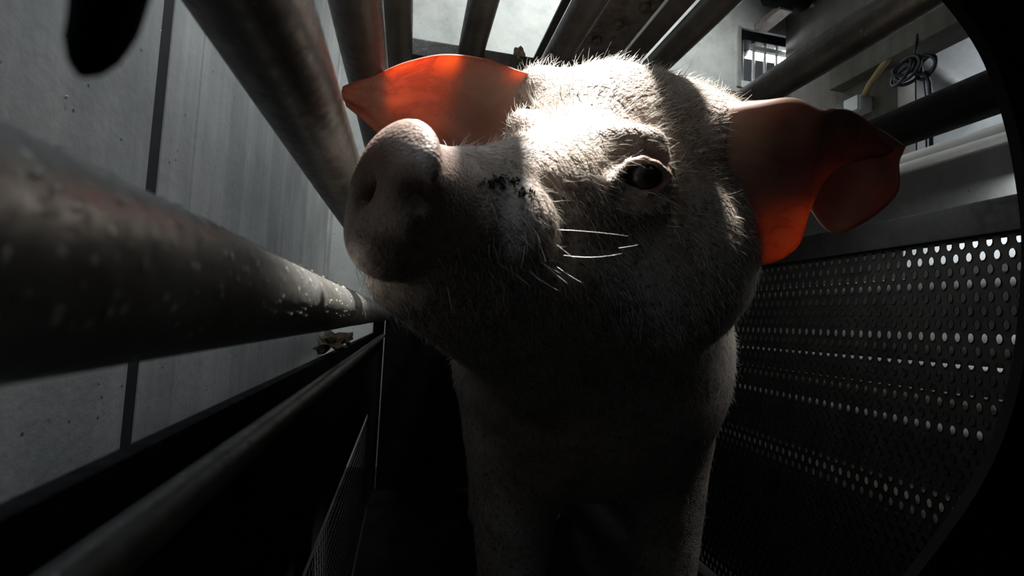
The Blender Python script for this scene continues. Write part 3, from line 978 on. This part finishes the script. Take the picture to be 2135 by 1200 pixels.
# whiskers: a few long hairs at the muzzle and chin
wk = []
for (u, v, d, u2, v2, d2, sag) in [
        (1130, 478, .455, 1310, 492, .45, -6), (1175, 532, .46, 1297, 528, .45, 12), (1095, 560, .45, 1165, 606, .44, 4),
        (1060, 555, .45, 1110, 600, .44, 3), (1130, 545, .455, 1185, 592, .45, 3), (1040, 560, .45, 1055, 620, .44, 2),
        (1160, 555, .46, 1215, 590, .45, 3), (1290, 517, .5, 1330, 510, .49, 1), (1300, 290, .56, 1357, 305, .55, -6),
        (1110, 535, .45, 1170, 570, .44, 3), (1085, 540, .45, 1130, 590, .44, 2), (1150, 500, .455, 1200, 540, .45, 3)]:
    a, b2 = at(u, v, d), at(u2, v2, d2)
    mid = at((u + u2) / 2, (v + v2) / 2 + sag, (d + d2) / 2)
    path = [a * (1 - t) ** 2 + mid * 2 * t * (1 - t) + b2 * t * t for t in np.linspace(0, 1, 7)]
    tube('whisker', path, [0.00045 * (1 - 0.7 * i / 6) for i in range(7)], M_WHISK, pig, n=6)


# mud flakes stuck to the skin
def flakes(name, spots, n_each, spread, size, mat, label):
    Vf, Ff = [], []
    for (u, v) in spots:
        for _ in range(n_each):
            uu, vv = u + random.gauss(0, spread), v + random.gauss(0, spread * 0.6)
            c = Vector(at(uu, vv, surf(uu, vv) - 0.0015))
            a = Vector((random.gauss(0, 1), random.gauss(0, 1), random.gauss(0, 1))).normalized()
            b3 = a.orthogonal().normalized(); c3 = a.cross(b3)
            r = size * random.uniform(0.4, 1.2)
            base = len(Vf)
            Vf += [c + a * r * 1.5, c - a * r * 1.5, c + b3 * r * .8, c - b3 * r * .8, c + c3 * r * .5, c - c3 * r * .5]
            for f in ((0, 2, 4), (0, 4, 3), (0, 3, 5), (0, 5, 2), (1, 4, 2), (1, 3, 4), (1, 5, 3), (1, 2, 5)):
                Ff.append(tuple(base + k for k in f))
    o = mesh_obj(name, Vf, Ff, mat, pig)
    o['kind'] = 'stuff'; o['label'] = label
M_MUD = plain('black_mud', (0.015, 0.013, 0.011), 0.6)
flakes('mud', [(1040, 372), (1062, 376), (1085, 400), (1030, 380)], 26, 11, 0.0022, M_MUD, 'black mud on the bridge of the snout')

# ------------------------------------------------------------------ things around the cage
def lump(name, c, r, mat, seed=1, sc=(1, 1, 1), rough=0.35, parent=None):
    bm = bmesh.new()
    bmesh.ops.create_icosphere(bm, subdivisions=3, radius=1.0)
    rs = random.Random(seed)
    ph = [(rs.uniform(0, 6), rs.uniform(3, 9), Vector((rs.gauss(0, 1), rs.gauss(0, 1), rs.gauss(0, 1))).normalized()) for _ in range(8)]
    for v_ in bm.verts:
        n_ = v_.co.normalized()
        k = 1 + rough * sum(math.sin(f * n_.dot(dv) + p0) for p0, f, dv in ph) / 4
        v_.co = Vector((n_.x * sc[0], n_.y * sc[1], n_.z * sc[2])) * r * k + Vector(c)
    return bm_obj(name, bm, mat, parent, smooth=True)

# dirt caught on the lower beam
for k, (u, v, r, lab) in enumerate(((690, 690, 0.018, 'larger crumbly dirt clump caught on the lower left beam'), (722, 684, 0.013, 'smaller dirt clump beyond the larger one on the lower left beam'))):
    q = on(0, u, v, xs - 0.014); q.z = zb + r * 1.0
    tag(lump('dirt_clump', q, r, M_DIRT, seed=k + 3, sc=(1, 2.0, 0.8), rough=1.0), lab, 'dirt', 'dirt clumps on the beam')
# dirt on the roof crossbar
q = on(1, 1083, 100, yc); q.z = 1.425 + 0.006
tag(lump('dirt_tuft', q, 0.010, M_DIRT, seed=9, rough=0.8), 'small dark dirt tuft on the roof crossbar above the pig', 'dirt')

# black rubber strap hanging close to the lens
path = [at(u, v, 0.085) for u, v in ((300, -330), (262, -160), (236, -40), (218, 40), (192, 105), (166, 160))]
wd = (0.0052, 0.0055, 0.0055, 0.0050, 0.0040, 0.0016)
path = [Vector(q_) for q_ in catmull(np.array([tuple(q_) for q_ in path]), 26)]
wd = list(np.interp(np.linspace(0, 5, 26), range(6), wd)); wd[-2] *= 0.8; wd[-1] = 0.0004
tv, tf = tube_mesh(path, wd, n=18)
tag(mesh_obj('rubber_strap', tv, tf, M_RUBBER, smooth=True), 'blurred black rubber strap end hanging at the upper left', 'strap')

# rusty overhead beam above the roof bars, with bolts
zo = 1.66
xa, xb = on(2, 1268, 4, zo).x, on(2, 1392, 4, zo).x
ob = structure(empty('overhead_beam', (xa, 0.5, zo)), 'rusty brown overhead beam with bolts above the roof bars')
def ob_part(o):
    o.parent = ob; o.matrix_parent_inverse = Matrix.Translation(ob.location).inverted()
    return o
ob_part(box('web', (xa, -0.3, zo), (xb, 2.2, zo + 0.02), M_RUST, bevel=0.003))
ob_part(box('flange', (xa - 0.012, -0.3, zo - 0.015), (xa, 2.2, zo + 0.05), M_RUST, bevel=0.003))
ob_part(box('flange', (xb, -0.3, zo - 0.015), (xb + 0.012, 2.2, zo + 0.05), M_RUST, bevel=0.003))
for k, (u, v) in enumerate(((1345, 10), (1290, 45), (1245, 80), (1370, 3))):
    q = on(2, u, v, zo)
    ob_part(tube('bolt', [(q.x, q.y, zo + 0.004), (q.x, q.y, zo - 0.016)], 0.016, M_DIRT, n=6))

# end wall fittings
q0, q1 = on(1, 1692, 150, YB), on(1, 1722, 150, YB)
pc = empty('upright_channel', (q0.x, YB, 0)); structure(pc, 'dark upright steel channel on the end wall right of the window')
def chp(o):
    o.parent = pc; o.matrix_parent_inverse = Matrix.Translation(pc.location).inverted()
wdt = q1.x - q0.x
chp(box('web', (q0.x, YB - 0.02, 0.0), (q1.x, YB - 0.002, ZT), M_BAR, bevel=0.002))
chp(box('flange', (q0.x, YB - 0.10, 0.0), (q0.x + wdt * 0.16, YB - 0.02, ZT), M_CONDUIT, bevel=0.002))
chp(box('flange', (q1.x - wdt * 0.16, YB - 0.10, 0.0), (q1.x, YB - 0.02, ZT), M_BAR, bevel=0.002))
hm = empty('hoist_motor', on(1, 1640, 8, YB - 0.25))
tag(hm, 'dark motor casing high on the end wall above the window', 'motor')
tube('casing', [(-0.16, 0, 0.06), (-0.13, 0, 0.06), (0.13, 0, 0.05), (0.16, 0, 0.05)], [0.06, 0.085, 0.085, 0.06], M_BEAM, hm)
box('bracket', (-0.05, 0.0, -0.045), (0.05, 0.25, 0.0), M_RUST, hm)
tube('shaft', [(0.15, 0, 0.05), (0.26, 0, 0.04)], 0.025, M_RUST, hm)

# right side: cable coil, loose cable, hose, junction box
XC = XR - 0.125
cc = on(0, 1905, 142, XC)
coil = empty('cable_coil', cc)
tag(coil, 'coil of dark cable hanging in the opening at the upper right', 'cable')
for k in range(6):
    r = random.uniform(0.035, 0.058)
    ce = Vector((random.uniform(-.03, .03), random.uniform(-.07, .07), random.uniform(-.02, .02)))
    e1 = Vector((random.uniform(-.5, .5), 1, random.uniform(-.2, .2))).normalized(); e2 = Vector((random.uniform(-.3, .3), random.uniform(-.2, .2), 1)).normalized()
    pth = [ce + e1 * (r * 1.3 * math.cos(t)) + e2 * (r * math.sin(t)) for t in np.linspace(0, 2 * math.pi, 26)]
    tube('loop', pth, 0.009, M_CABLE, coil, n=8, caps=False)
tube('hanger', [Vector((0, 0, 0.02)), Vector((XR - 0.095 - cc.x, 0, oz1 + 0.03 - cc.z))], 0.007, M_CABLE, coil, n=8)
tube('tail', [on(0, 1928, 150, XC) - cc, on(0, 1938, 172, XC) - cc, on(0, 1940, 215, XC) - cc, on(0, 1942, 330, XC) - cc], 0.009, M_CABLE, coil, n=8)
tube('tail', [on(0, 1926, 160, XC) - cc, on(0, 1930, 200, XC) - cc, on(0, 1932, 330, XC) - cc], 0.004, M_CABLE, coil, n=8)
dp = tube('drain_pipe', [on(0, 1915, 128, XR + 1.17), on(0, 2010, 186, XR + 1.17), on(0, 2060, 216, XR + 1.17)], 0.035, M_CONDUIT, n=14)
tag(dp, 'grey sloping pipe in front of the white wall at the upper right', 'pipe')
XH = XR - 0.08
hz = [on(0, u, v, XH) for u, v in ((1905, 62), (1886, 84), (1862, 110), (1835, 145), (1812, 178), (1802, 200))]
tag(tube('hose', hz, 0.018, M_YELLOW, n=12), 'yellowed hose sloping down the brown wall to the white box', 'hose')
jb0, jb1 = on(0, 1818, 200, XR - 0.005), on(0, 1786, 246, XR - 0.005)
jb = empty('junction_box', (XR, (jb0.y + jb1.y) / 2, jb1.z)); tag(jb, 'small white box on the brown wall above the near ear', 'box')
hw = abs(jb1.y - jb0.y) / 2; hh_ = jb0.z - jb1.z
box('case', (-0.09, -hw, 0), (0, hw, hh_), M_WHITE, jb, bevel=0.008)
box('lid', (-0.105, -hw * 0.92, hh_ * 0.04), (-0.088, hw * 0.92, hh_ * 0.96), M_WHITE, jb, bevel=0.004)
# white cable duct behind the first rows of holes
y_a, y_b = on(0, 1884, 515, 1.18).y, 0.30
cd = empty('cable_duct', (1.18, (y_a + y_b) / 2, on(0, 2000, 552, 1.18).z)); tag(cd, 'white cable duct glimpsed through the top right holes of the sheet', 'duct')
hd = on(0, 2000, 488, 1.18).z - cd.location.z
L2 = abs(y_a - y_b) / 2
box('tray', (0, -L2, 0), (0.05, L2, hd), M_WHITE, cd, bevel=0.003)
box('cover', (-0.006, -L2 * 0.99, hd * 0.06), (0.0, L2 * 0.99, hd * 0.94), M_WHITE, cd, bevel=0.002)

# flecks: grime drops on the nearest pipe, straw bits on the slab wall
def slivers(name, pts_dirs, mat, parent, label):
    Vf, Ff = [], []
    for c, a, b3, l, w_ in pts_dirs:
        n_ = a.cross(b3).normalized()
        base = len(Vf)
        Vf += [c + a * l, c - a * l, c + b3 * w_, c - b3 * w_, c + n_ * w_ * 0.5, c - n_ * w_ * 0.5]
        for f in ((0, 2, 4), (0, 4, 3), (0, 3, 5), (0, 5, 2), (1, 4, 2), (1, 3, 4), (1, 5, 3), (1, 2, 5)):
            Ff.append(tuple(base + k for k in f))
    o = mesh_obj(name, Vf, Ff, mat, None)
    o.parent = parent
    o.matrix_parent_inverse = Matrix.Translation(parent.location).inverted()
    o['kind'] = 'stuff'; o['label'] = label
M_FLECK = plain('pale_fleck', (0.62, 0.60, 0.52), 0.3, var=0.3)
px_, pz_ = pipe_xz((0, 245), (0, 805), 0.030)
lst = []
for k in range(420):
    th = math.radians(random.uniform(-35, 120)); y = 0.06 + 1.1 * random.random() ** 1.6
    nrm_ = Vector((math.cos(th), 0, math.sin(th)))
    c = Vector((px_, y, pz_)) + nrm_ * 0.0303
    a = Vector((-math.sin(th), random.uniform(-.4, .4), math.cos(th))).normalized()
    r = random.uniform(0.0003, 0.0011)
    lst.append((c, a, a.cross(nrm_).normalized(), r * random.uniform(1, 2.6), r))
slivers('grime_drops', lst, M_FLECK, p, 'pale grime drops')
lst = []
for k in range(130):
    y = random.uniform(0.55, 2.3); z = random.uniform(0.35, 1.6)
    t = random.uniform(0, math.pi)
    a = Vector((0, math.cos(t), math.sin(t)))
    lst.append((Vector((XL + 0.001, y, z)), a, a.cross(Vector((1, 0, 0))).normalized(), random.uniform(0.002, 0.006), random.uniform(0.0006, 0.0014)))
slivers('straw_bits', lst, M_FLECK, wl, 'pale straw bits stuck to the wall')
